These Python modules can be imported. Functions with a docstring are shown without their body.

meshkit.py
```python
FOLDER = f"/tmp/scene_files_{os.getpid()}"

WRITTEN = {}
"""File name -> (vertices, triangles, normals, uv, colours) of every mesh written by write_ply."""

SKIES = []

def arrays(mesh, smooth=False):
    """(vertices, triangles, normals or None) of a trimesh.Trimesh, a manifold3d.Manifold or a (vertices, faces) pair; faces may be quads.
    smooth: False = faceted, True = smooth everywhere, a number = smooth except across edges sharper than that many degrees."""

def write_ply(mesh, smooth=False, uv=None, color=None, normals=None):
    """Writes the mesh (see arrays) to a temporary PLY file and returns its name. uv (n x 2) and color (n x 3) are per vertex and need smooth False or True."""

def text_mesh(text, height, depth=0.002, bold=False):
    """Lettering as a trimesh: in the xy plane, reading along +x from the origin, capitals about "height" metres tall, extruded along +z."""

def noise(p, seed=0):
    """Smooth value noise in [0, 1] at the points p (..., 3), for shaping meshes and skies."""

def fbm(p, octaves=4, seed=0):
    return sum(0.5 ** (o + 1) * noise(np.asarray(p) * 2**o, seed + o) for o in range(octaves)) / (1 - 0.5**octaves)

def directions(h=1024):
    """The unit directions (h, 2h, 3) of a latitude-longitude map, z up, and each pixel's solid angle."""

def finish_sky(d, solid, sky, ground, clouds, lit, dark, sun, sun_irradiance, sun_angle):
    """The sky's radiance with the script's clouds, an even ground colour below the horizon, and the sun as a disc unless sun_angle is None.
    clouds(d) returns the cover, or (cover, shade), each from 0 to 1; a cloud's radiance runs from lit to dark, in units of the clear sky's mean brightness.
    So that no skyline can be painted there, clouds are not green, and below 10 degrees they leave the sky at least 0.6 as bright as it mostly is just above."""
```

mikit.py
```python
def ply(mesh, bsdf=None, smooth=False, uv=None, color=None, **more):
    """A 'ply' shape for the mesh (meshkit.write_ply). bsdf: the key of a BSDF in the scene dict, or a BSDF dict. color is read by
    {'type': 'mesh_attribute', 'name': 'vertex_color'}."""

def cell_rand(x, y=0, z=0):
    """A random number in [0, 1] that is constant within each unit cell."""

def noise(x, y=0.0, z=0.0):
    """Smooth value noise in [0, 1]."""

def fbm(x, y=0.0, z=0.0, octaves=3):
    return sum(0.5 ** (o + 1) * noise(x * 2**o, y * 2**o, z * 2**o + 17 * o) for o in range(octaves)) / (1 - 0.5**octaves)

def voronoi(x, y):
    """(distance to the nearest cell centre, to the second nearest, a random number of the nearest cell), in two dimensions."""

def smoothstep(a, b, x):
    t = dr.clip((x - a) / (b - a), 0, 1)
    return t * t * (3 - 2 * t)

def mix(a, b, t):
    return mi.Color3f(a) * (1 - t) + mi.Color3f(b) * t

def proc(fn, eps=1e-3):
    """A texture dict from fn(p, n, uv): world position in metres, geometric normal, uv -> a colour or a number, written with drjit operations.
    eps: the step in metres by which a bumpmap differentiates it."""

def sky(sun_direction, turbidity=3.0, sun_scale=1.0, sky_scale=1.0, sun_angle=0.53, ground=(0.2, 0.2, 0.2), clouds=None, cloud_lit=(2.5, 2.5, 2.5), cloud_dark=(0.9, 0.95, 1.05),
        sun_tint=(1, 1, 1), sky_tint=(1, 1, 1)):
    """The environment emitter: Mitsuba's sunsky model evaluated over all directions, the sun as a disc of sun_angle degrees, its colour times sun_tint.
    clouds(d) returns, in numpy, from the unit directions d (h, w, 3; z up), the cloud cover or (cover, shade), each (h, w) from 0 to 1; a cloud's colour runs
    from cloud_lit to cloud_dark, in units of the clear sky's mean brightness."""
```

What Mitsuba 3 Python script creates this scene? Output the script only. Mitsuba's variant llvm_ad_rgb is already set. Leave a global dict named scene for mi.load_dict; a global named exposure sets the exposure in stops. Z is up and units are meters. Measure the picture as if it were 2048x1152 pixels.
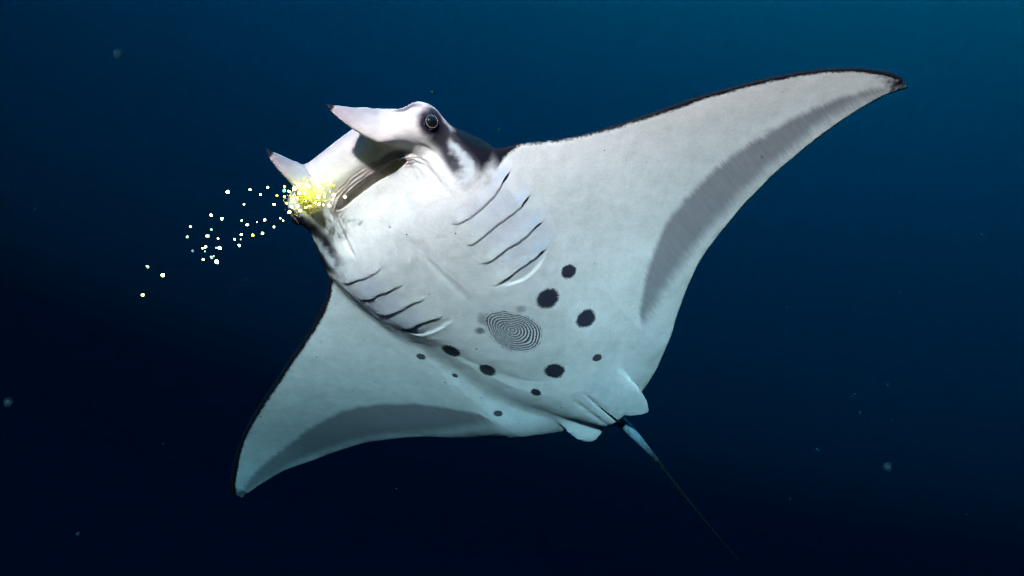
import math, random
import numpy as np, trimesh, drjit as dr, mitsuba as mi
import mikit, meshkit
from scipy.interpolate import PchipInterpolator
from scipy.spatial import cKDTree
from scipy import sparse

scene, labels = {}, {}
T = mi.ScalarTransform4f

# ---------------------------------------------------------------- camera, exposure, water light and sun
scene['camera'] = {'type': 'thinlens', 'fov': 50.93, 'fov_axis': 'x', 'near_clip': 0.05, 'far_clip': 500.0,
                   'aperture_radius': 0.003, 'focus_distance': 4.7,
                   'to_world': T().look_at(origin=[0, 0, 0], target=[0, 0.9135455, 0.4067366], up=[-0.258819, -0.3928774, 0.8824172])}
exposure = 1.3
SUN = np.array([-0.3091, -0.9500, 0.0418])
SUN /= np.linalg.norm(SUN)
K = 1 / 2.46                                   # linear picture value -> radiance at this exposure
COVER = PchipInterpolator([-90, 0, 10, 15, 17, 19, 27, 38, 55, 90], [.140, .140, .140, .138, .165, .22, .51, .83, 1, 1])
GLOW = PchipInterpolator([-90, 0, 10, 15, 17, 19, 27, 38, 56, 90], np.log(np.array([.00128, .00128, .00130, .00165, .0033, .005, .0103, .029, .19, 3.6]) / 3.6))


def water_light(d):
    """Daylight inside the sea: blue-green overhead and around the sun, falling off smoothly into the deep blue."""
    e = np.degrees(np.arcsin(np.clip(d[..., 2], -1, 1)))
    g = np.degrees(np.arccos(np.clip(d @ SUN, -1, 1)))
    halo = 1.0 * np.exp(-(g / 20.0) ** 2)
    cov = np.maximum(COVER(e), np.minimum(1, halo * 8))
    a = np.clip(np.exp(GLOW(e)) + halo, 0, 1)
    return cov, 1 - np.clip(a / cov, 0, 1)


CLEAR = 3.64e-4
WATER = (0.40, 0.12, 0.055)                     # what a metre of this sea takes away of red, green and blue
REACH = 6.8
THROUGH = np.exp(REACH * np.array(WATER))
scene['sky'] = mikit.sky(SUN, turbidity=3, sun_scale=300.0, sky_scale=1.0, sun_angle=4.0, ground=(0.0, 0.0030, 0.0130),
                         sun_tint=(11.0, 0.665, 15.8), sky_tint=(0.0, 0.0015, 0.05), clouds=water_light,
                         cloud_lit=tuple(K / CLEAR * THROUGH * np.array([0.0, 5.4, 8.64])), cloud_dark=tuple(K / CLEAR * THROUGH * np.array([0.0, 0.0, 0.05])))

# ---------------------------------------------------------------- the ray's own frame: x forward, y to its left, z up its back
ROT = np.array([[-0.7544627, 0.6339172, -0.1701029], [-0.6243373, -0.6132077, 0.4839207], [0.2024573, 0.4713017, 0.8584205]])
POS = np.array([-0.0739529, 4.571362, 1.9649986])


def to_world(p):
    return np.asarray(p) @ ROT.T + POS


def to_body(p):
    q = [p[k] - float(POS[k]) for k in range(3)]
    return [q[0] * float(ROT[0, k]) + q[1] * float(ROT[1, k]) + q[2] * float(ROT[2, k]) for k in range(3)]


# plan of the fins: (x, |y|) along the leading and the trailing edge, left then right
LEAD = {1: [(0.571, 0.58), (0.519, 0.657), (0.461, 0.743), (0.406, 0.853), (0.358, 0.97), (0.321, 1.068), (0.281, 1.188), (0.247, 1.287), (0.191, 1.418), (0.14, 1.529), (0.085, 1.637), (0.034, 1.722), (-0.025, 1.804), (-0.086, 1.875), (-0.15, 1.933), (-0.197, 1.966), (-0.247, 1.988), (-0.283, 1.992), (-0.305, 1.988)],
        -1: [(0.574, 0.487), (0.538, 0.531), (0.498, 0.58), (0.448, 0.663), (0.395, 0.77), (0.345, 0.891), (0.282, 1.057), (0.2, 1.251), (0.13, 1.422), (0.054, 1.595), (-0.024, 1.748), (-0.112, 1.9), (-0.208, 2.043), (-0.289, 2.145), (-0.385, 2.243), (-0.464, 2.302), (-0.495, 2.291)]}
TRAIL = {1: [(-0.95, 0.12), (-0.936, 0.179), (-0.913, 0.232), (-0.855, 0.334), (-0.773, 0.441), (-0.719, 0.51), (-0.694, 0.542), (-0.638, 0.603), (-0.573, 0.689), (-0.519, 0.765), (-0.462, 0.856), (-0.424, 0.946), (-0.389, 1.047), (-0.35, 1.162), (-0.331, 1.25), (-0.307, 1.352), (-0.298, 1.432), (-0.285, 1.536), (-0.276, 1.636), (-0.271, 1.732), (-0.273, 1.822), (-0.277, 1.888), (-0.295, 1.957), (-0.305, 1.988)],
         -1: [(-0.95, 0.12), (-0.93, 0.17), (-0.903, 0.237), (-0.858, 0.338), (-0.791, 0.463), (-0.726, 0.653), (-0.63, 0.886), (-0.608, 0.926), (-0.565, 1.037), (-0.532, 1.162), (-0.502, 1.29), (-0.492, 1.442), (-0.485, 1.602), (-0.458, 1.738), (-0.434, 1.881), (-0.437, 2.056), (-0.446, 2.151), (-0.495, 2.291)]}


def lift(x, y):
    """How far the fins are raised out of the body's plane, and how they twist towards their tips."""
    t = np.clip((np.abs(y) - 0.45) / 1.55, 0, 2)
    mid = -0.03 - 0.27 * np.clip((np.abs(y) - 1.2) / 0.8, 0, 1.2) ** 2
    twist = np.where(y > 0, 0.14 * np.clip((np.abs(y) - 0.6) / 1.3, 0, 1), 0.26 * np.clip((np.abs(y) - 0.5) / 1.1, 0, 1))
    return np.where(y > 0, 0.2139 * t - 0.0618 * t ** 2.5, 0.26 * t + 0.02 * t ** 2.5) - twist * (x - mid)


def curve(points, step=0.002, smooth=0.0025):
    """A smooth line through hand-laid points, sampled evenly."""
    p = np.array(points, float)
    s = np.r_[0, np.cumsum(np.linalg.norm(np.diff(p, axis=0), axis=1))]
    u = np.arange(0, s[-1], step)
    q = np.stack([PchipInterpolator(s, p[:, k])(u) for k in range(p.shape[1])], 1)
    w = np.exp(-0.5 * (np.arange(-30, 31) * step / 0.010) ** 2)
    w /= w.sum()
    e = np.vstack([np.repeat(q[:1], 30, 0) * 2 - q[1:31][::-1], q, np.repeat(q[-1:], 30, 0) * 2 - q[-31:-1][::-1]])
    return np.vstack([np.stack([np.convolve(e[:, k], w, 'valid') for k in range(p.shape[1])], 1), p[-1:]])


EDGE = {s: (curve(LEAD[s]), curve(TRAIL[s])) for s in (1, -1)}
ROOT_FRONT = [(0.72, 0.2), (0.67, 0.38)]
outline = np.vstack([np.array(ROOT_FRONT), EDGE[1][0], EDGE[1][1][::-1], [(-0.97, 0.05)], [(-0.97, -0.05)],
                     EDGE[-1][1] * [1, -1], EDGE[-1][0][::-1] * [1, -1], np.array(ROOT_FRONT)[::-1] * [1, -1]])
d_ = np.diff(np.vstack([outline, outline[:1]]), axis=0)
outline = np.vstack([o + d * t for o, d in zip(outline, d_) for t in (np.arange(max(1, int(np.hypot(*d) / 0.003))) / max(1, int(np.hypot(*d) / 0.003)))[:, None]])

# ---------------------------------------------------------------- signed distance field of the whole animal, unraised fins
DX, DZ = 0.007, 0.006
X0, X1, Y1, Z0, Z1 = -1.12, 1.30, 2.24, -0.30, 0.24
gx, gy, gz = np.arange(X0, X1, DX), np.arange(-Y1, Y1, DX), np.arange(Z0, Z1, DZ)


def smin(a, b, k):
    h = np.clip(0.5 + 0.5 * (b - a) / k, 0, 1)
    return b + (a - b) * h - k * h * (1 - h)


def table(x, rows, col):
    r = np.array(rows, float)
    return PchipInterpolator(r[:, 0], r[:, col])(np.clip(x, r[0, 0], r[-1, 0]))


#         x     half   low    high   widest
TRUNK = [(-1.03, .012, -.010, .012, .0), (-1.01, .035, -.03, .02, .0), (-.99, .052, -.048, .03, .0), (-.94, .078, -.064, .04, .0), (-.85, .115, -.08, .055, .0), (-.7, .18, -.10, .08, .0),
         (-.5, .265, -.125, .105, .0), (-.3, .33, -.15, .13, .0), (0, .41, -.178, .16, .0), (.14, .445, -.186, .17, .0), (.3, .475, -.19, .17, .0),
         (.45, .49, -.188, .175, .0), (.55, .487, -.178, .182, .0), (.63, .472, -.158, .180, .005), (.72, .435, -.112, .168, .012), (.79, .40, -.072, .15, .02),
         (.86, .355, -.050, .12, .03), (.93, .315, -.064, .108, .035), (.98, .28, -.048, .092, .035), (1.01, .25, -.028, .076, .035), (1.025, .23, -.006, .06, .036), (1.034, .20, .020, .046, .037)]


def trunk(X, Y, Z):
    x = X[:, 0, 0]
    w, lo, hi, zw = (table(x, TRUNK, k)[:, None, None] for k in (1, 2, 3, 4))
    b = np.where(Z < zw, zw - lo, hi - zw)
    p = np.where(Z > zw, 3.0, 2.25)
    u, v = np.abs(Y) / w, np.abs(Z - zw) / b
    g = (u ** p + v ** p) ** (1 / p) + 1e-6
    gr = np.sqrt((u ** (p - 1) / w) ** 2 + (v ** (p - 1) / b) ** 2) * g ** (1 - p)
    f = (g - 1) / np.maximum(gr, 2.0)
    return np.maximum(f, np.maximum(X - 1.034, -1.03 - X))


def ellipsoid(X, Y, Z, c, r, rot=None):
    q = [X - c[0], Y - c[1], Z - c[2]]
    if rot is not None:
        q = [sum(rot[i][k] * q[k] for k in range(3)) for i in range(3)]
    n = np.sqrt(sum((q[k] / r[k]) ** 2 for k in range(3)))
    return (n - 1) * min(r)


def blade(X, Y, Z, line, flat):
    """A flattened, tapering, curved blade. line: (x, y, z, half height, half thickness); flat: a direction the height lies near."""
    L = np.array(line, float)
    s = np.r_[0, np.cumsum(np.linalg.norm(np.diff(L[:, :3], axis=0), axis=1))]
    n = 40
    P = np.stack([PchipInterpolator(s, L[:, k])(np.linspace(0, s[-1], n)) for k in range(5)], 1)
    t = np.gradient(P[:, :3], axis=0)
    t /= np.linalg.norm(t, axis=1, keepdims=True)
    side = np.cross(t, flat)
    side /= np.linalg.norm(side, axis=1, keepdims=True)
    high = np.cross(side, t)
    out = np.full(np.broadcast_shapes(X.shape, Y.shape, Z.shape), 9.0)
    for c, tt, sd, hh in zip(P, t, side, high):
        q = (X - c[0], Y - c[1], Z - c[2])
        a, b, e = (sum(v[k] * q[k] for k in range(3)) for v in (tt, sd, hh))
        m = np.sqrt((e / c[3]) ** 2 + (b / c[4]) ** 2 + (a / max(c[4], 0.012)) ** 2)
        np.minimum(out, (m - 1) * min(c[4], c[3]), out=out)
    return out


HORN = [(.895, .280, -.006, .050, .062), (.965, .242, -.036, .072, .048), (1.025, .208, -.064, .090, .036), (1.065, .198, -.088, .080, .028), (1.11, .188, -.112, .066, .022), (1.17, .177, -.139, .046, .016), (1.213, .170, -.152, .026, .011), (1.238, .166, -.151, .008, .006)]
PELVIC = {1: [(-.64, .170, -.052, .03, .016), (-.74, .185, -.057, .052, .017), (-.84, .172, -.062, .070, .015), (-.925, .150, -.060, .076, .013), (-.990, .130, -.056, .062, .010)],
          -1: [(-.70, -.15, -.040, .03, .016), (-.79, -.155, -.042, .055, .016), (-.88, -.148, -.042, .072, .014), (-.95, -.135, -.040, .078, .012), (-1.005, -.118, -.036, .058, .009)]}


def inside_plan(x, y):
    """Whether plan points lie within the fins' outline, from the edges as functions of |y|."""
    res = np.zeros(x.shape, bool)
    for s in (1, -1):
        le, tr = EDGE[s]
        yy = np.abs(y)
        lx = np.interp(yy, np.r_[0.2, 0.38, le[:, 1]], np.r_[0.72, 0.67, le[:, 0]])
        k = np.argsort(tr[:, 1])
        tx = np.interp(yy, np.r_[0.05, tr[k, 1]], np.r_[-0.97, tr[k, 0]])
        ymax = max(le[:, 1].max(), tr[:, 1].max())
        res |= (np.sign(y) == s) & (x < lx) & (x > tx) & (yy < ymax)
    return res


def field():
    F = np.full((len(gx), len(gy), len(gz)), 1.0, np.float32)
    tag = np.zeros(F.shape, np.uint8)
    X, Y = np.meshgrid(gx, gy, indexing='ij')
    dist = cKDTree(outline).query(np.stack([X, Y], -1).reshape(-1, 2), workers=-1)[0].reshape(X.shape)
    sd = np.where(inside_plan(X, Y), dist, -dist)
    inner = 0.010 + 0.050 * np.exp(-((np.abs(Y) - 0.40).clip(0) / 0.42) ** 1.3)
    h = np.where(sd > 0, 0.0085 * np.sqrt(np.clip(1 - (1 - np.clip(sd / 0.014, 0, 1)) ** 2, 0, 1)) + (inner - 0.0085) * (1 - np.exp(-np.clip(sd, 0, None) / 0.13)), sd)
    zc = -0.012 * np.exp(-((np.abs(Y) - 0.40).clip(0) / 0.3) ** 2)

    def put(x0, x1, y0, y1, z0, z1, fn):
        i, j, k = (slice(*np.searchsorted(g, (a, b))) for g, a, b in ((gx, x0, x1), (gy, y0, y1), (gz, z0, z1)))
        fn((i, j, k), gx[i][:, None, None], gy[j][None, :, None], gz[k][None, None, :])

    def disc(s, x, y, z):
        F[s] = np.abs(z - zc[s[0], s[1], None]) - h[s[0], s[1], None]
    put(X0, X1, -9, 9, -0.12, 0.12, disc)

    def body(s, x, y, z):
        t = trunk(x, y, z)
        for sy in (1, -1):   # brow around the eye
            t = smin(t, ellipsoid(x, y, z, (.87, .335 * sy, .032), (.105, .075, .072)), 0.05)
        k = np.interp(x, [-1.1, -.4, .05, .5, .7, 1.2], [.09, .12, .06, .06, .06, .05])
        f = smin(F[s], t, k)
        F[s] = f
    put(X0, 1.06, -.62, .62, Z0, Z1, body)

    def lips(s, x, y, z):
        c, q = F[s], (x, y, z)
        yy = np.abs(y)
        # upper lip: a soft roll along the front of the mouth
        bow = 0.872 - 0.045 * (yy / 0.2) ** 2.4
        lip = np.sqrt((x - bow) ** 2 + (z + 0.036 + 0.004 * (yy / .2) ** 2) ** 2 + np.maximum(yy - .185, 0) ** 2) - 0.024
        c = smin(c, lip, 0.03)
        # the gape: a slot running back and up between the jaws
        u, w = (x - 0.836 + 0.018 * (yy / .2) ** 2) * 0.92 + (z + 0.045) * 0.39, (x - 0.836 + 0.018 * (yy / .2) ** 2) * -0.39 + (z + 0.045) * 0.92
        half = 0.019 * np.sqrt(np.clip(1 - (yy / 0.2) ** 2, 0, 1)) + 0.001
        slot = np.maximum(np.maximum(np.abs(u) - half, np.abs(w) - 0.020), yy - 0.198)
        cut = -smin(-c, slot, 0.012)
        tag[s][(slot < 0.007) & (c < -0.007)] = 9
        F[s] = cut
    put(.70, 1.0, -.26, .26, -.16, .08, lips)

    for sy, t in ((1, 1), (-1, 2)):
        def horn(s, x, y, z):
            b = blade(x, y * sy, z, HORN, np.array([.30, .05, .95]))
            c = F[s]
            tag[s][(b < c) & (x > 0.985)] = t
            F[s] = smin(c, b, np.interp(x, [.82, .95, 1.06], [.075, .055, .03]))
        put(.78, 1.3, *sorted((.06 * sy, .46 * sy)), Z0, .2, horn)

        def lobe(s, x, y, z):
            b = blade(x, y, z, PELVIC[sy], np.array([0.05, 1.0, -.15 * sy]))
            c = F[s]
            tag[s][b < c] = t + 2
            F[s] = smin(c, b, 0.010)
        put(X0, -.55, *sorted((.02 * sy, .33 * sy)), -.14, .06, lobe)
    return F, tag


def surface_nets(F):
    neg = F < 0
    cnt = sum(neg[i:F.shape[0] - 1 + i, j:F.shape[1] - 1 + j, k:F.shape[2] - 1 + k].astype(np.uint8) for i in (0, 1) for j in (0, 1) for k in (0, 1))
    ids = np.full(cnt.shape, -1, np.int32)
    c = np.argwhere((cnt > 0) & (cnt < 8))
    ids[tuple(c.T)] = np.arange(len(c))
    corner = {o: F[c[:, 0] + o[0], c[:, 1] + o[1], c[:, 2] + o[2]] for o in np.ndindex(2, 2, 2)}
    acc, num = np.zeros((len(c), 3)), np.zeros(len(c))
    for a in corner:
        for ax in range(3):
            if a[ax] == 0:
                b = tuple(1 if k == ax else a[k] for k in range(3))
                fa, fb = corner[a], corner[b]
                m = (fa < 0) != (fb < 0)
                t = np.where(m, fa / np.where(m, fa - fb, 1), 0)
                p = np.tile(np.array(a, float), (len(c), 1))
                p[:, ax] = t
                acc += p * m[:, None]
                num += m
    v = c + acc / num[:, None]
    faces = []
    for ax in range(3):
        s0 = [slice(1, -1)] * 3
        a, b = [slice(1, -1)] * 3, [slice(1, -1)] * 3
        a[ax], b[ax] = slice(0, -1), slice(1, None)
        na, nb = neg[tuple(a)], neg[tuple(b)]
        e = np.argwhere(na != nb)
        off = np.ones(3, int)
        off[ax] = 0
        g = e + off
        flip = na[tuple(e.T)]
        u, w = (ax + 1) % 3, (ax + 2) % 3
        eu, ew = np.eye(3, dtype=int)[u], np.eye(3, dtype=int)[w]
        q = np.stack([ids[tuple(x.T)] for x in (g - eu - ew, g - ew, g, g - eu)], 1)
        q[~flip] = q[~flip][:, ::-1]
        faces.append(q)
    return v, np.vstack(faces), c


def vertex_normals(v, f):
    n = np.zeros_like(v)
    fn = np.cross(v[f[:, 1]] - v[f[:, 0]], v[f[:, 2]] - v[f[:, 0]])
    for k in range(3):
        np.add.at(n, f[:, k], fn)
    return n / np.maximum(np.linalg.norm(n, axis=1, keepdims=True), 1e-12)


F, tag = field()
verts, quads, cells = surface_nets(F)
vtag = tag[tuple(cells.T)]
verts = verts * [DX, DX, DZ] + [X0, -Y1, Z0]
tris = np.vstack([quads[:, [0, 1, 2]], quads[:, [0, 2, 3]]])
del F, tag
n_ = len(verts)
ed = np.vstack([quads[:, [0, 1]], quads[:, [1, 2]], quads[:, [2, 3]], quads[:, [3, 0]]])
A = sparse.coo_matrix((np.ones(len(ed) * 2), (np.r_[ed[:, 0], ed[:, 1]], np.r_[ed[:, 1], ed[:, 0]])), shape=(n_, n_)).tocsr()
A.data[:] = 1
A = sparse.diags(1 / np.maximum(np.asarray(A.sum(1)).ravel(), 1)) @ A
for lam in (.5, -.52) * 4:
    verts = verts + lam * (A @ verts - verts)

# ---------------------------------------------------------------- gill flaps, folds and creases, still in the flat pose
GILLS = {1: [[(.520, .198), (.505, .213), (.495, .245), (.489, .295), (.489, .335), (.491, .389), (.499, .436), (.507, .455), (.509, .476), (.513, .500)],
             [(.405, .182), (.388, .199), (.385, .237), (.386, .300), (.380, .363), (.373, .403), (.366, .441), (.369, .460), (.371, .498)],
             [(.290, .168), (.271, .187), (.267, .224), (.268, .280), (.256, .326), (.248, .373), (.248, .402), (.246, .429), (.238, .464)],
             [(.159, .138), (.150, .159), (.148, .213), (.146, .267), (.139, .317), (.133, .352), (.131, .374), (.128, .397)],
             [(.150, .150), (.125, .172), (.098, .220), (.088, .270), (.090, .320), (.100, .360), (.122, .390)]],
         -1: [[(.538, .418), (.530, .376), (.534, .334), (.529, .319), (.525, .283), (.525, .243), (.529, .212), (.537, .197)],
              [(.440, .430), (.423, .418), (.416, .388), (.416, .354), (.418, .305), (.414, .264), (.413, .205), (.412, .182)],
              [(.322, .425), (.300, .413), (.296, .374), (.297, .326), (.297, .280), (.299, .233), (.299, .201), (.293, .177), (.292, .158)],
              [(.188, .402), (.176, .385), (.177, .327), (.181, .277), (.178, .235), (.170, .198), (.168, .168)],
              [(.173, .390), (.135, .362), (.113, .334), (.111, .277), (.114, .213), (.118, .150)]]}
normals = vertex_normals(verts, tris)
x_, y_, z_ = verts.T
under = np.clip((-normals[:, 2] - 0.05) / 0.3, 0, 1) * (z_ < 0.01)
push = np.zeros(len(verts))


def window(v, a, b, soft):
    return np.clip((v - a) / soft, 0, 1) * np.clip((b - v) / soft, 0, 1)


for s in (1, -1):
    for k, g in enumerate(GILLS[s]):
        q = np.array(g)
        q = q[np.argsort(q[:, 1])]
        gxk = np.interp(y_ * s, q[:, 1], q[:, 0])
        d = x_ - gxk
        win = window(y_ * s, q[0, 1] - .02, q[-1, 1] + .02, 0.05) * under
        if k < 4:
            lift_ = 0.005 if s > 0 else 0.004
            push += win * np.where(d > 0, lift_ * np.exp(-d / 0.045), -0.0005 * np.exp(d / 0.010))
        else:
            push += win * np.where(d > 0, -0.005 * np.exp(-(d / 0.035) ** 2), 0.0018 * np.exp(-(d / 0.012) ** 2))


def groove(points, depth, width):
    """A crease along a line of (x, |y|) on both sides of the belly."""
    global push
    q = np.array(points, float)
    s = np.r_[0, np.cumsum(np.hypot(*np.diff(q, axis=0).T))]
    u = np.linspace(0, s[-1], 60)
    c = np.stack([np.interp(u, s, q[:, 0]), np.interp(u, s, q[:, 1])], 1)
    d, i = cKDTree(c).query(np.stack([x_, np.abs(y_)], 1), distance_upper_bound=width * 4)
    t = np.where(np.isfinite(d), u[np.minimum(i, 59)] / s[-1], 0)
    push -= np.where(np.isfinite(d), depth * np.exp(-(d / width) ** 2) * np.sin(np.pi * np.clip(t, .03, .97)) ** .5, 0) * under


groove([(.838, .232), (.80, .243), (.75, .250), (.70, .257), (.64, .263)], .013, .010)
groove([(.850, .285), (.80, .300), (.74, .317), (.70, .33)], .008, .010)
groove([(.835, .207), (.79, .222), (.755, .245), (.72, .262)], .005, .007)
groove([(.60, .0), (.48, .003), (.36, .0), (.26, .006), (.13, .0)], .004, .012)
groove([(-.66, .032), (-.78, .031), (-.88, .030), (-.97, .028)], .006, .010)
P_ = verts * [1, 1, 1]
push += (meshkit.fbm(P_ * 5.0, 3, 3) - .5) * 0.010 * np.clip(1 - (np.abs(y_) - .5) / .8, .25, 1)
push += (meshkit.fbm(P_ * np.array([8.0, 40.0, 30.0]), 2, 11) - .5) * 0.0035 * np.clip((x_ - .25) / .3, 0, 1) * under
for _ in range(2):
    push = push + .25 * (A @ push - push)
verts = verts + normals * push[:, None]


def belly(xy, raise_=0.0):
    """Points on the underside above plan points, pushed out by raise_."""
    m = (normals[:, 2] < -0.15)
    t = cKDTree(verts[m][:, :2])
    d, i = t.query(xy, k=6)
    w = 1 / (d + 1e-4) ** 2
    w /= w.sum(1, keepdims=True)
    v, n = verts[m], normals[m]
    z = (w * v[i][..., 2]).sum(1)
    nn = (w[..., None] * n[i]).sum(1)
    nn /= np.linalg.norm(nn, axis=1, keepdims=True)
    return np.c_[xy, z] + nn * raise_, nn


def raised(v):
    v = np.array(v, float)
    v[:, 2] += lift(v[:, 0], v[:, 1])
    return v


slits = []
for s in (1, -1):
    for k, g in enumerate(GILLS[s][:4]):
        q = np.array(g)
        q = q[np.argsort(q[:, 1])]
        c = np.hypot(*np.diff(q, axis=0).T)
        u = np.r_[0, np.cumsum(c)]
        t = np.linspace(0, 1, 70)
        yy, xx = PchipInterpolator(u, q[:, 1])(t * u[-1]), PchipInterpolator(u, q[:, 0])(t * u[-1])
        mouthy = np.exp(-((t - .91) / .06) ** 2) if s > 0 else np.clip((t - .45) / .5, 0, 1) ** 1.2 * np.clip((1.02 - t) / .06, 0, 1)
        wide = (0.0006 + (0.0052 if s > 0 else 0.0009) * mouthy) * np.clip(t / .04, .05, 1) * np.clip((1 - t) / .05, .05, 1)
        rows = []
        for e, r in ((-1, .0012), (0, .0024), (1, .0012)):
            p, n = belly(np.stack([xx - .002 + e * wide, yy * s], 1), r)
            rows.append(p)
        v = raised(np.vstack(rows))
        i = np.arange(69)
        f = np.vstack([np.stack([i + 70 * a, i + 1 + 70 * a, i + 1 + 70 * (a + 1), i + 70 * (a + 1)], 1) for a in (0, 1)])
        slits.append((v, f if s < 0 else f[:, ::-1]))

vent = np.linspace(0, 1, 40)
rows = []
for e, r in ((-1, .001), (0, .002), (1, .001)):
    wide = .0006 + .0060 * vent ** 1.5
    rows.append(belly(np.stack([-.69 - .27 * vent, .032 - .004 * vent + e * wide], 1), r)[0])
i = np.arange(39)
vent_slit = (raised(np.vstack(rows)), np.vstack([np.stack([i + 40 * a, i + 1 + 40 * a, i + 1 + 40 * (a + 1), i + 40 * (a + 1)], 1) for a in (0, 1)]))

verts = raised(verts)
normals = vertex_normals(verts, tris)

# ==== materials


def tab(rows, s):
    """Edge tables as evenly sampled arrays over |y| from 0.4 to 2.22."""
    r = np.array(rows, float)
    r = r[np.argsort(r[:, 1])]
    u, i = np.unique(r[:, 1], return_index=True)
    return np.interp(np.linspace(.4, 2.22, 256), u, r[i, 0]).astype(np.float32)


BAND_IN = {1: [(-0.55, 0.43), (-0.509, 0.475), (-0.45, 0.503), (-0.356, 0.598), (-0.272, 0.697), (-0.211, 0.778), (-0.157, 0.867), (-0.126, 0.978), (-0.107, 1.066), (-0.094, 1.176), (-0.085, 1.281), (-0.097, 1.384), (-0.103, 1.488), (-0.114, 1.59), (-0.139, 1.682), (-0.159, 1.752), (-0.202, 1.854), (-0.245, 1.924)],
           -1: [(-0.6, 0.43), (-0.588, 0.469), (-0.5, 0.492), (-0.407, 0.609), (-0.311, 0.749), (-0.246, 0.894), (-0.194, 1.022), (-0.175, 1.138), (-0.185, 1.289), (-0.206, 1.438), (-0.247, 1.629), (-0.277, 1.811), (-0.319, 1.992), (-0.387, 2.153)]}
BAND_OUT = {1: [(-0.54, 0.43), (-0.533, 0.475), (-0.504, 0.541), (-0.47, 0.604), (-0.417, 0.736), (-0.375, 0.858), (-0.342, 0.971), (-0.305, 1.097), (-0.275, 1.218), (-0.251, 1.346), (-0.242, 1.462), (-0.22, 1.582), (-0.211, 1.691), (-0.217, 1.78), (-0.236, 1.862), (-0.256, 1.937)],
            -1: [(-0.599, 0.43), (-0.601, 0.466), (-0.577, 0.541), (-0.568, 0.746), (-0.533, 0.933), (-0.473, 1.106), (-0.449, 1.238), (-0.433, 1.383), (-0.422, 1.537), (-0.412, 1.724), (-0.412, 1.942), (-0.423, 2.125), (-0.44, 2.198)]}
TABLES = {(n, s): mi.Float(tab(src, s)) for n, d in (('lead', LEAD), ('trail', TRAIL), ('bin', BAND_IN), ('bout', BAND_OUT)) for s, src in d.items()}


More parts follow.
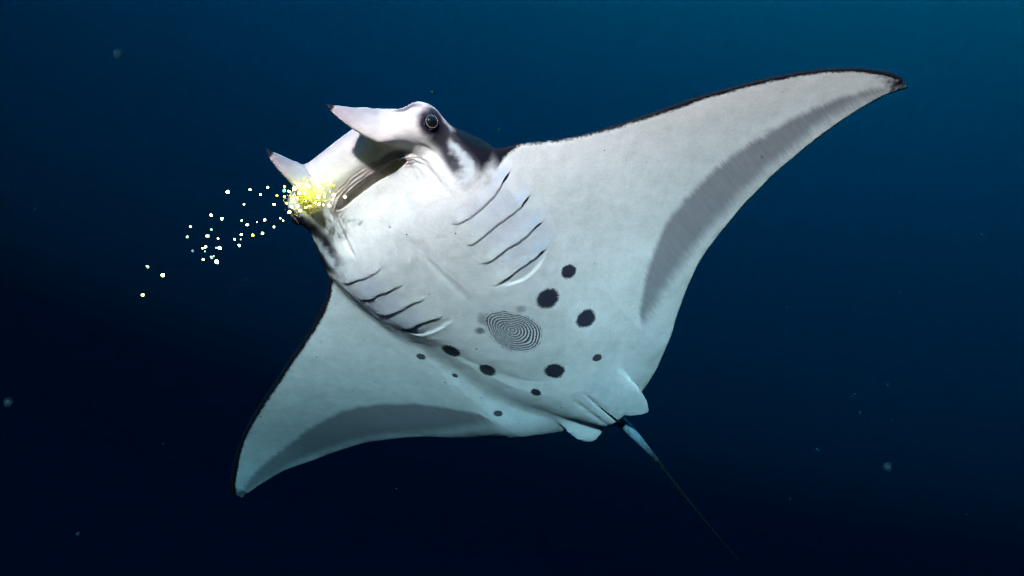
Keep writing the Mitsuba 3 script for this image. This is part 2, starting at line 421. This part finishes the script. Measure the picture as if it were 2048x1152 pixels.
def look(name, y):
    ay = dr.abs(y)
    q = dr.clip((ay - .4) / 1.82 * 255, 0, 254.99)
    i = mi.UInt32(q)
    f = q - mi.Float(i)
    out = []
    for s in (1, -1):
        t = TABLES[name, s]
        out.append(dr.lerp(dr.gather(mi.Float, t, i), dr.gather(mi.Float, t, i + 1), f))
    return dr.select(y > 0, out[0], out[1])


sm, noise, fbm, mix = mikit.smoothstep, mikit.noise, mikit.fbm, mikit.mix
#        x      y     long   wide  turn  darkness
SPOTS = [(-.045, .395, .034, .031, 0, 1), (-.072, .255, .051, .047, 0, 1), (-.302, .305, .044, .044, 0, 1), (-.027, .139, .026, .026, 0, .5), (.040, -.028, .045, .028, 0.5, .6), (-.008, -.081, .028, .026, 0, .88),
         (-.047, -.287, .046, .036, 0, 1.2), (-.028, -.459, .021, .021, 0, .92), (-.250, -.232, .044, .033, 0, 1.2), (-.216, -.406, .015, .012, 0, .95), (-.447, .016, .050, .043, 0, 1.1), (-.527, .208, .022, .020, 0, .95),
         (-.512, -.143, .026, .021, 0, 1), (-.552, -.408, .022, .021, 0, .91), (-.096, -.173, .005, .005, 0, .9), (-.229, -.48, .004, .004, 0, .9), (-.10, .50, .003, .003, 0, .8), (-.33, -.60, .003, .003, 0, .8)]


def skin_colour(p, n, uv):
    x, y, z = to_body(p)
    ay = dr.abs(y)
    nz = n.x * float(ROT[0, 2]) + n.y * float(ROT[1, 2]) + n.z * float(ROT[2, 2])
    big, fine = fbm(x * 5 + 3, y * 5, z * 5, 3), noise(x * 170, y * 170, z * 170)
    mid = fbm(x * 28, y * 28, z * 28 + 5, 2)
    c = mix((.665, .665, .65), (.75, .74, .73), sm(.25, .75, big))
    c = c * (.90 + .20 * (mid - .5) + .13 * fine)
    # greyer cast of the gill flaps and a warm one round the jaws
    c = mix(c, c * mi.Color3f(.90, .91, 1.0), sm(.18, .3, ay) * sm(.52, .42, ay) * sm(.08, .16, x) * sm(.60, .50, x))
    for bx, by in ((.535, .470), (.392, .468), (.268, .440), (.152, .378)):
        blue = dr.square((x - bx) / .022) + dr.square((y - by) / .034)
        c = mix(c, (.50, .61, .80), dr.exp(-blue) * .55)
    q = x - .872 + .045 * dr.power(ay / .2, 2.4)
    lipw = sm(.235, .20, ay) * sm(.050, .022, dr.abs(q - .004)) * sm(.03, .0, z)
    c = mix(c, mi.Color3f(.50, .42, .41) * (.75 + .35 * mid + .15 * dr.cos(q * 430 + mid * 4)), lipw * .8)
    # the dusky band inside the trailing edge, drawn out in fine fibres
    wing = sm(.44, .50, ay)
    ragged = (noise(y * 170, x * 22) - .5) * .012 + (noise(y * 45, x * 9 + 4) - .5) * .010
    a, b = look('bin', y), look('bout', y)
    band = sm(-.022, .026, a - x + ragged) * sm(-.055, .045, x - b + ragged * 1.3) * wing * sm(.02, -.01, nz)
    c = mix(c, mi.Color3f(.235, .225, .245) * (.88 + .14 * noise(y * 130, x * 12) + .12 * mid), band * .92)
    # dark hem of the leading edge, the tip and the outer trailing edge
    hem = dr.select(y > 0, .006 + .012 * sm(.62, 1.25, ay), .026) + .012 * sm(1.80, 2.0, ay)
    dl = look('lead', y) - x + (noise(x * 140, y * 140) - .5) * .008 + (noise(x * 30, y * 30) - .5) * .004
    dark = sm(.010, -.006, dl - hem) * wing
    dt = x - look('trail', y) + (noise(x * 120 + 9, y * 120) - .5) * .008
    dark = dr.maximum(dark, sm(.004, -.004, dt - .010 * sm(1.25, 1.6, ay)) * sm(1.2, 1.5, ay))
    dark = dr.maximum(dark, sm(1.90, 1.975, ay * dr.select(y > 0, 1, .5) + (noise(x * 60, y * 60) - .5) * .05))
    dark = dr.maximum(dark, sm(-.02, .18, nz) * sm(.84, .79, x))
    c = mix(c, (.008, .008, .014), dark)
    # the patch behind the eye, the pale streak across it and the black shoulder
    side = sm(.30, .335, ay)
    rag = (fbm(x * 38, y * 20, z * 38, 3) - .5) * .6
    u = (x - .755) * -.955 + (z + .040) * -.298
    w = (x - .755) * .298 + (z + .040) * -.955
    e = dr.sqrt(dr.square(u / .195) + dr.square(w / (.062 - .10 * dr.minimum(u, 0.)))) + rag * .9
    patch = sm(1.25, .45, e) * side * sm(.30, .36, ay + z * -.2)
    c = mix(c, mi.Color3f(.012, .012, .022) + mi.Color3f(.03, .027, .04) * sm(.3, .9, e), patch * .97)
    sh = z - (-.010 - (.76 - x) * .55) + rag * .03
    black = sm(-.006, .012, sh) * sm(.80, .76, x) * sm(.585, .625, x + rag * .05) * sm(.36, .40, ay)
    c = mix(c, (.007, .007, .013), black)
    streak = sm(.015, .0, dr.abs(sh + .020) - .003 + dr.abs(x - .66) * .02) * sm(.585, .63, x) * sm(.79, .75, x) * side
    c = mix(c, (.66, .71, .75), streak * .62)
    de = dr.sqrt(dr.square(x - .880) + dr.square(z + .014) + dr.square(ay - .377))
    c = mix(c, (.016, .015, .028), sm(.074, .046, de + rag * .02))
    blot = dr.sqrt(dr.square((x - .985) / .040) + dr.square((z - .018) / .022)) + rag
    c = mix(c, (.03, .03, .05), sm(1.3, .3, blot) * sm(.27, .30, ay) * .9)
    tipgrey = sm(.96, 1.20, x + (mid - .5) * .12 + (z + .10) * .8)
    c = mix(c, mi.Color3f(.24, .23, .28) * (.6 + .8 * mid), tipgrey * .8)
    c = mix(c, (.012, .012, .02), sm(1.212, 1.224, x + rag * .01))
    # spots with feathered rims
    fray = (noise(x * 260, y * 260) - .5) * .20 + (noise(x * 90, y * 90 + 7) - .5) * .14
    for sx, sy, la, lb, turn, k in SPOTS:
        ct, st = math.cos(turn), math.sin(turn)
        px_, py_ = (x - sx) * ct + (y - sy) * st, (y - sy) * ct - (x - sx) * st
        r = dr.sqrt(dr.square(px_ / la) + dr.square(py_ / lb)) + (fray if la > .01 else 0)
        m = sm(1.22, .86 if k >= .9 else .35, r) * min(k, 1) * sm(.05, -.05, nz)
        c = mix(c, (.010, .011, .030) if k <= 1.05 else (.008, .010, .022), m * (.97 if k >= .9 else .85))
    # the whorl of fine ridges on the belly
    fx, fy = x + .106, y - .031
    ct, st = -math.cos(.12), math.sin(.12)
    U, V = fx * ct + fy * st, fy * ct - fx * st
    U, V = U + .012 * (noise(U * 16 + 3, V * 16) - .5), V + .012 * (noise(U * 14, V * 14 + 8) - .5)
    rr = dr.sqrt(dr.square(U * .98) + dr.square(V * (1.42 - 1.2 * U)))
    ridge = .5 + .5 * dr.cos(rr * (2 * math.pi / .0150) + 3.4 * (noise(U * 18, V * 18 + 5) - .5) + 1.6 * (noise(U * 45, V * 45) - .5))
    broken = noise(x * 90 + 2, y * 90) * .5 + noise(x * 240, y * 240) * .35
    m = sm(.26, .50, ridge + (broken - .42) * .55) * sm(.158, .136, rr + (broken - .4) * .03)
    c = mix(c, (.028, .030, .050), m * .93 * sm(.0, -.05, nz) * sm(.3, .25, ay))
    return dr.clip(c, 0.004, .9)


def skin_height(p, n, uv):
    x, y, z = to_body(p)
    ay = dr.abs(y)
    grain = .0007 * noise(x * 240, y * 240, z * 240) + .0012 * fbm(x * 60, y * 60, z * 60, 2)
    edge = sm(.22, .04, x - look('trail', y)) * sm(.5, .6, ay)
    fibre = edge * .0016 * noise(y * 130, x * 7)
    long_ = .0016 * noise(x * 14, y * 95, z * 60) * sm(.1, .4, x) * sm(.6, .4, ay)
    dx, dy = x - .835, ay - .205
    an = dr.atan2(dy, -dx + 1e-5)
    rad = dr.sqrt(dx * dx + dy * dy)
    fan = .006 * (.5 + .5 * dr.cos(an * 22 + noise(x * 30, y * 30) * 2)) * sm(.17, .03, rad) * sm(-.3, .0, an) * sm(1.15, .7, an)
    q = x - .872 + .045 * dr.power(ay / .2, 2.4)
    lip = sm(.235, .19, ay) * sm(.045, .02, dr.abs(q)) * sm(.03, .0, z) * .0030 * dr.cos(q * 430 + noise(x * 40, y * 25) * 4)
    return grain + fibre + long_ + fan + lip


def simple(colour, rough, **more):
    return {'type': 'twosided', 'bsdf': {'type': 'principled', 'base_color': colour if isinstance(colour, dict) else {'type': 'rgb', 'value': list(colour)}, 'roughness': rough, **more}}


scene['ray_skin'] = {'type': 'twosided', 'bsdf': {'type': 'bumpmap', 'arbitrary': mikit.proc(skin_height, eps=.002), 'scale': 1.0,
                     'bsdf': {'type': 'principled', 'base_color': mikit.proc(skin_colour), 'roughness': .6, 'specular': .07}}}


def mouth_colour(p, n, uv):
    x, y, z = to_body(p)
    return mix((.46, .42, .425), (.62, .57, .58), fbm(x * 30, y * 12, z * 30)) * (.85 + .3 * noise(x * 90, y * 90, z * 90))


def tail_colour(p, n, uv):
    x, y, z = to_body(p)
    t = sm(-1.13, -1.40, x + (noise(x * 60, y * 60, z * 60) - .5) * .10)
    return mix((.24, .34, .40), (.005, .005, .008), t) * (.85 + .3 * noise(x * 50, y * 200, z * 200))  # grey base fading to black; the teal is highlight painted into the colour


scene['mouth_skin'] = simple(mikit.proc(mouth_colour), .5)
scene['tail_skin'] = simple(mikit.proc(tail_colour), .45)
scene['slit_dark'] = simple((.010, .010, .014), .7)
scene['eye_black'] = simple((.004, .004, .006), .12, specular=.6)
scene['iris_pale'] = simple((.22, .22, .22), .35)

# ---------------------------------------------------------------- the manta ray and its parts
world, wn = to_world(verts), normals @ ROT.T
vt = vtag[tris]
ft = np.where((vt[:, 0] == vt[:, 1]) | (vt[:, 0] == vt[:, 2]), vt[:, 0], np.where(vt[:, 1] == vt[:, 2], vt[:, 1], vt[:, 0]))


def skin_part(key, mask, bsdf='ray_skin'):
    f = tris[mask]
    used, inv = np.unique(f, return_inverse=True)
    name = meshkit.write_ply((world[used], inv.reshape(-1, 3)), normals=wn[used])
    scene[key] = {'type': 'ply', 'filename': name, 'face_normals': False, 'bsdf': {'type': 'ref', 'id': bsdf}}


RAY = 'manta_ray'
labels[RAY] = {'label': 'pale bellied manta ray banking in dark blue water with dark spots on its belly', 'category': 'manta ray'}
skin_part(RAY + '__body', ft == 0)
skin_part(RAY + '__cephalic_fin', ft == 1)
skin_part(RAY + '__cephalic_fin_001', ft == 2)
skin_part(RAY + '__pelvic_fin', ft == 3)
skin_part(RAY + '__pelvic_fin_001', ft == 4)
skin_part(RAY + '__mouth', ft == 9, 'mouth_skin')
for k, (v, f) in enumerate(slits):
    scene[RAY + '__gill_slit' + ('_%03d' % k if k else '')] = mikit.ply((to_world(v), f), 'slit_dark', smooth=True)


scene[RAY + '__vent'] = mikit.ply((to_world(vent_slit[0]), vent_slit[1]), 'slit_dark', smooth=True)


def tube(line, rad, sides=14, flat=1.0):
    line, rad = np.array(line, float), np.array(rad, float)
    s = np.r_[0, np.cumsum(np.linalg.norm(np.diff(line, axis=0), axis=1))]
    u = np.linspace(0, s[-1], 90)
    c = np.stack([PchipInterpolator(s, line[:, k])(u) for k in range(3)], 1)
    r = PchipInterpolator(s, rad)(u)
    t = np.gradient(c, axis=0)
    t /= np.linalg.norm(t, axis=1, keepdims=True)
    a = np.cross(t, [0, 0, 1.0])
    a /= np.linalg.norm(a, axis=1, keepdims=True)
    b = np.cross(a, t)
    ang = np.arange(sides) / sides * 2 * np.pi
    v = c[:, None] + r[:, None, None] * (np.cos(ang)[None, :, None] * a[:, None] + flat * np.sin(ang)[None, :, None] * b[:, None])
    i, j = np.meshgrid(np.arange(89), np.arange(sides), indexing='ij')
    q = np.stack([i * sides + j, i * sides + (j + 1) % sides, (i + 1) * sides + (j + 1) % sides, (i + 1) * sides + j], -1).reshape(-1, 4)
    return v.reshape(-1, 3), q[:, ::-1]


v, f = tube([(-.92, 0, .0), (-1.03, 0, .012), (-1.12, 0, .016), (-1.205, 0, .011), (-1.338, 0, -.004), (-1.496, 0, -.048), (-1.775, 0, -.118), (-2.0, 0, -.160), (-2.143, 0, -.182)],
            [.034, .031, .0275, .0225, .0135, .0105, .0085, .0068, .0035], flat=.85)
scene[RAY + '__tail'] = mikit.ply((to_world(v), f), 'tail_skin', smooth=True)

for k, s in enumerate((1, -1)):
    c = np.array([.884, .372 * s, -.018])
    i = int(np.argmin(np.linalg.norm(verts - c, axis=1)))
    n = normals[i] * .75 + np.array([.35, .45 * s, -.35]) * .25
    n /= np.linalg.norm(n)
    c = verts[i] - n * .012
    eye = trimesh.creation.icosphere(3, .034)
    key = RAY + '__eye' + ('_001' if k else '')
    eye.apply_translation(c)
    scene[key] = mikit.ply((to_world(eye.vertices), eye.faces), 'eye_black', smooth=True)
    ring = trimesh.creation.torus(.0262, .0011, 48, 8)
    m = trimesh.geometry.align_vectors([0, 0, 1], n)
    m[:3, 3] = c + n * .0222
    ring.apply_transform(m)
    scene[key + '__iris'] = mikit.ply((to_world(ring.vertices), ring.faces), 'iris_pale', smooth=True)

# ---------------------------------------------------------------- glowing plankton
SPARKS = [(1.2, -0.445, -0.137, 0.0086, 0), (1.106, -0.447, -0.001, 0.0057, 0), (1.081, -0.394, -0.062, 0.0056, 0), (1.181, -0.182, -0.337, 0.0052, 0), (1.119, -0.202, -0.3, 0.0047, 1), (1.029, -0.315, -0.013, 0.0044, 1), (1.156, -0.067, -0.447, 0.0056, 0), (1.003, -0.336, -0.039, 0.0057, 0), (0.978, -0.345, -0.051, 0.0051, 1), (1.014, -0.244, -0.216, 0.0055, 0), (1.033, -0.221, -0.298, 0.0066, 0), (1.016, -0.176, -0.311, 0.0059, 0), (1.179, -0.321, -0.323, 0.0041, 2), (1.07, -0.286, -0.227, 0.0054, 0), (1.184, -0.545, -0.198, 0.0074, 0), (1.136, -0.54, -0.173, 0.0068, 0), (1.001, -0.623, 0.048, 0.0053, 0), (1.006, -0.556, -0.054, 0.0071, 0), (1.021, -0.459, -0.139, 0.0044, 0), (0.941, -0.539, 0.044, 0.0066, 0), (1.05, -0.245, -0.342, 0.0041, 0), (1.046, -0.227, -0.37, 0.0047, 0), (0.961, -0.418, -0.144, 0.0056, 0), (1.076, -0.298, -0.428, 0.0058, 0), (1.095, -0.332, -0.432, 0.0058, 1), (1.037, -0.522, -0.193, 0.0068, 0), (1.047, -0.546, -0.217, 0.0056, 0), (0.946, -0.676, 0.009, 0.0046, 3), (0.982, -0.609, -0.135, 0.0064, 0), (1.196, -0.658, -0.193, 0.0062, 2), (1.172, -0.701, -0.202, 0.0068, 3), (1.177, -0.511, -0.326, 0.0054, 3), (1.206, -0.465, -0.444, 0.0081, 3), (1.141, -0.503, -0.354, 0.0048, 2), (1.055, -0.75, -0.104, 0.0064, 0), (1.146, -0.591, -0.35, 0.0042, 0), (1.072, -0.595, -0.265, 0.008, 0), (1.148, -0.478, -0.448, 0.0041, 4), (1.016, -0.818, -0.035, 0.0046, 4), (1.113, -0.615, -0.373, 0.0066, 2), (1.079, -0.621, -0.316, 0.0067, 3), (0.965, -0.824, -0.01, 0.0046, 3), (1.005, -0.707, -0.195, 0.0095, 0), (1.048, -0.865, -0.026, 0.0059, 5), (1.149, -1.008, -0.13, 0.0078, 3), (1.059, -1.03, -0.079, 0.0086, 0), (1.156, -0.923, -0.404, 0.0073, 2)]
CLUSTER = [(1.085, -0.223, -0.172, 0.0056, 1), (1.047, -0.241, -0.145, 0.005, 0), (1.049, -0.262, -0.167, 0.0036, 0), (1.027, -0.268, -0.184, 0.0048, 0), (1.01, -0.252, -0.203, 0.007, 0), (0.989, -0.289, -0.185, 0.0078, 0), (0.961, -0.259, -0.168, 0.0061, 0), (0.982, -0.252, -0.164, 0.0064, 0), (1.026, -0.203, -0.203, 0.0053, 0), (1.04, -0.221, -0.196, 0.0051, 1), (1.066, -0.179, -0.207, 0.0076, 0), (1.065, -0.16, -0.198, 0.0062, 0), (1.032, -0.189, -0.191, 0.0072, 0), (1.014, -0.175, -0.162, 0.0039, 0), (1.016, -0.158, -0.147, 0.0076, 0), (1.031, -0.127, -0.143, 0.0059, 0), (1.045, -0.072, -0.203, 0.0041, 0), (1.001, -0.125, -0.141, 0.0058, 0), (1.014, -0.033, -0.201, 0.0071, 0), (0.984, -0.182, -0.164, 0.0059, 0), (1.016, -0.176, -0.185, 0.0051, 0), (0.991, -0.189, -0.196, 0.0035, 0), (0.948, -0.243, -0.145, 0.0055, 0), (0.953, -0.211, -0.171, 0.0048, 0), (0.991, -0.152, -0.155, 0.0034, 0), (0.99, -0.113, -0.185, 0.0034, 0), (0.976, -0.133, -0.205, 0.0076, 0), (0.948, -0.186, -0.162, 0.0053, 0), (0.937, -0.174, -0.173, 0.0073, 0), (0.957, -0.12, -0.187, 0.0059, 0), (0.918, -0.168, -0.16, 0.005, 0), (0.905, -0.143, -0.173, 0.0068, 0), (0.906, -0.126, -0.142, 0.004, 0), (0.941, -0.11, -0.14, 0.0034, 0), (0.925, -0.101, -0.155, 0.007, 0), (0.985, -0.051, -0.204, 0.0051, 1), (0.954, -0.073, -0.15, 0.0034, 1), (0.995, -0.097, -0.165, 0.0068, 1), (0.896, -0.063, -0.174, 0.0066, 0), (1.039, -0.166, -0.197, 0.0042, 1), (1.053, -0.12, -0.186, 0.0041, 1), (1.078, -0.229, -0.187, 0.0075, 4)]
GLOWS = [(10.5, 3.0, .75), (6.6, 1.8, .03), (5.6, 1.65, .42), (1.1, .46, .26), (.3, .8, .75), (.05, .11, .18)]
for k, g in enumerate(GLOWS):
    scene['plankton_%d' % k] = {'type': 'diffuse', 'reflectance': {'type': 'rgb', 'value': [.3, .3, .2]}}
rng = np.random.default_rng(5)
ball = trimesh.creation.icosphere(2, 1.0)


def glow(key, p, r, c, label, group):
    s = ball.copy()
    s.vertices *= r * (1 + .22 * (meshkit.noise(s.vertices * 1.7 + rng.uniform(0, 50, 3))[:, None] - .5) * 2)
    s.vertices *= rng.uniform(.85, 1.15, 3)
    scene[key] = mikit.ply((to_world(s.vertices + np.array(p)), s.faces), 'plankton_%d' % c, smooth=True,
                           emitter={'type': 'area', 'radiance': {'type': 'rgb', 'value': list(GLOWS[c])}})
    labels[key] = {'label': label, 'category': 'plankton', 'group': group}


HUE = ['bright white yellow', 'golden yellow', 'pale greenish', 'dim grey green', 'small cyan', 'faint blue']
num = 0


def plankton_key():
    global num
    num += 1
    return 'glowing_plankton' + ('_%03d' % (num - 1) if num > 1 else '')


def ordinal(k):
    return '%d%s' % (k, 'th' if 10 <= k % 100 <= 20 else {1: 'st', 2: 'nd', 3: 'rd'}.get(k % 10, 'th'))


RIGHTWARD = np.array([0.9659258, -0.1052709, 0.2364428])     # level with the picture's width, to number the specks


def swarm(specks, where, group):
    at = to_world(np.array(specks)[:, :3])
    at = (at @ RIGHTWARD) / (at @ np.array([0, .9135455, .4067366]))
    rank = np.argsort(np.argsort(at)) + 1
    for (x, y, z, r, c), k in zip(specks, rank):
        glow(plankton_key(), (x, y, z), r, int(c), HUE[int(c)] + ' plankton speck, ' + ordinal(k) + ' from the left ' + where, group)


swarm(SPARKS, 'in the drifting trail', 'glowing plankton trailing off to the left')
swarm(CLUSTER, 'in the dense swarm at the mouth', 'glowing plankton swarming at the mouth')


def dust(n, centre, spread, rmin, rmax, seed, turn=None):
    g = np.random.default_rng(seed)
    base = trimesh.creation.icosphere(1, 1.0)
    vs, fs = [], []
    for k in range(n):
        q = g.normal(size=3)
        q = q / np.linalg.norm(q) * g.uniform(0, 1) ** .75 * np.array(spread)
        vs.append(base.vertices * g.uniform(rmin, rmax) + np.array(centre) + q)
        fs.append(base.faces + len(base.vertices) * k)
    return np.vstack(vs), np.vstack(fs)


scene['glow_haze_specks'] = {'type': 'diffuse', 'reflectance': {'type': 'rgb', 'value': [.3, .3, .1]}}
v, f = dust(1500, (.990, -.175, -.165), (.088, .13, .05), .0005, .0017, 21)  # tiny glowing specks added to stand in for light scattered round the swarm
scene['swarm_glow_haze'] = mikit.ply((to_world(v), f), 'glow_haze_specks', smooth=True, emitter={'type': 'area', 'radiance': {'type': 'rgb', 'value': [3.9, 1.08, .015]}})
labels['swarm_glow_haze'] = {'label': 'yellow haze of light at the corner of the mouth, made of tiny added plankton specks', 'category': 'plankton', 'kind': 'stuff'}

# ---------------------------------------------------------------- particles adrift in the water
MOTES = [(2.298, 1.484, -3.169, 0.0028), (1.79, 0.645, -2.861, 0.0026), (1.675, 1.766, -3.295, 0.0027), (0.586, 1.923, -1.872, 0.0035), (0.737, 1.443, -2.381, 0.0031), (2.161, 1.213, -3.253, 0.0029), (1.62, 1.314, -2.149, 0.0037), (1.741, 1.25, -2.105, 0.0037), (0.504, 1.58, -2.082, 0.0035), (0.263, 1.666, -1.559, 0.0035), (0.883, 1.583, -2.479, 0.0028)]
scene['mote_grey'] = {'type': 'diffuse', 'reflectance': {'type': 'rgb', 'value': [.001, .016, .030]}}
PLACES = ['in the upper left of the water', 'near the bottom left corner of the water', 'right of the tail, largest at lower right', 'far right of the water at middle height', 'between the tail and the lower right corner',
          'at the left margin below middle height', 'just above the shoulder of the manta ray', 'above the eye of the manta ray', 'to the right, halfway between fin and bottom', 'right of the large upper fin', 'right of the tail base, near open water']
for k, (x, y, z, r) in enumerate(MOTES):
    key = 'drifting_particle' + ('_%03d' % k if k else '')
    s = ball.copy()
    s.vertices *= r * (1 + .3 * (meshkit.noise(s.vertices * 1.5 + 9 * k)[:, None] - .5))
    scene[key] = mikit.ply((to_world(s.vertices + np.array([x, y, z])), s.faces), 'mote_grey', smooth=True)
    labels[key] = {'label': 'faint grey particle adrift ' + PLACES[k], 'category': 'particle', 'group': 'faint particles adrift in the water'}
g = np.random.default_rng(77)
vs, fs = [], []
base = trimesh.creation.icosphere(1, 1.0)
for k in range(260):
    y = g.uniform(1.5, 6.6)
    p = np.array([g.uniform(-.5, .5) * y, y, y * (.49 + g.uniform(-.32, .34))])
    if np.linalg.norm(p) > 6.6:
        continue
    vs.append(base.vertices * g.uniform(.0006, .0019) * (.5 + y / 5) + p)
    fs.append(base.faces + len(base.vertices) * len(fs))
scene['marine_snow'] = mikit.ply((np.vstack(vs), np.vstack(fs)), 'mote_grey', smooth=True)
labels['marine_snow'] = {'label': 'tiny pale specks of marine snow scattered through the dark blue water', 'category': 'marine snow', 'kind': 'stuff'}

# ---------------------------------------------------------------- the water itself
scene['sea_water'] = {'type': 'homogeneous', 'albedo': {'type': 'rgb', 'value': [0.0, .0005, .001]}, 'sigma_t': {'type': 'rgb', 'value': list(WATER)}}
scene['haze'] = {'type': 'sphere', 'center': [0, 0, 0], 'radius': REACH, 'bsdf': {'type': 'null'}, 'interior': {'type': 'ref', 'id': 'sea_water'}}
labels['haze'] = {'label': 'clear deep blue seawater around the manta ray', 'category': 'water', 'kind': 'stuff'}
scene['camera']['medium'] = {'type': 'ref', 'id': 'sea_water'}
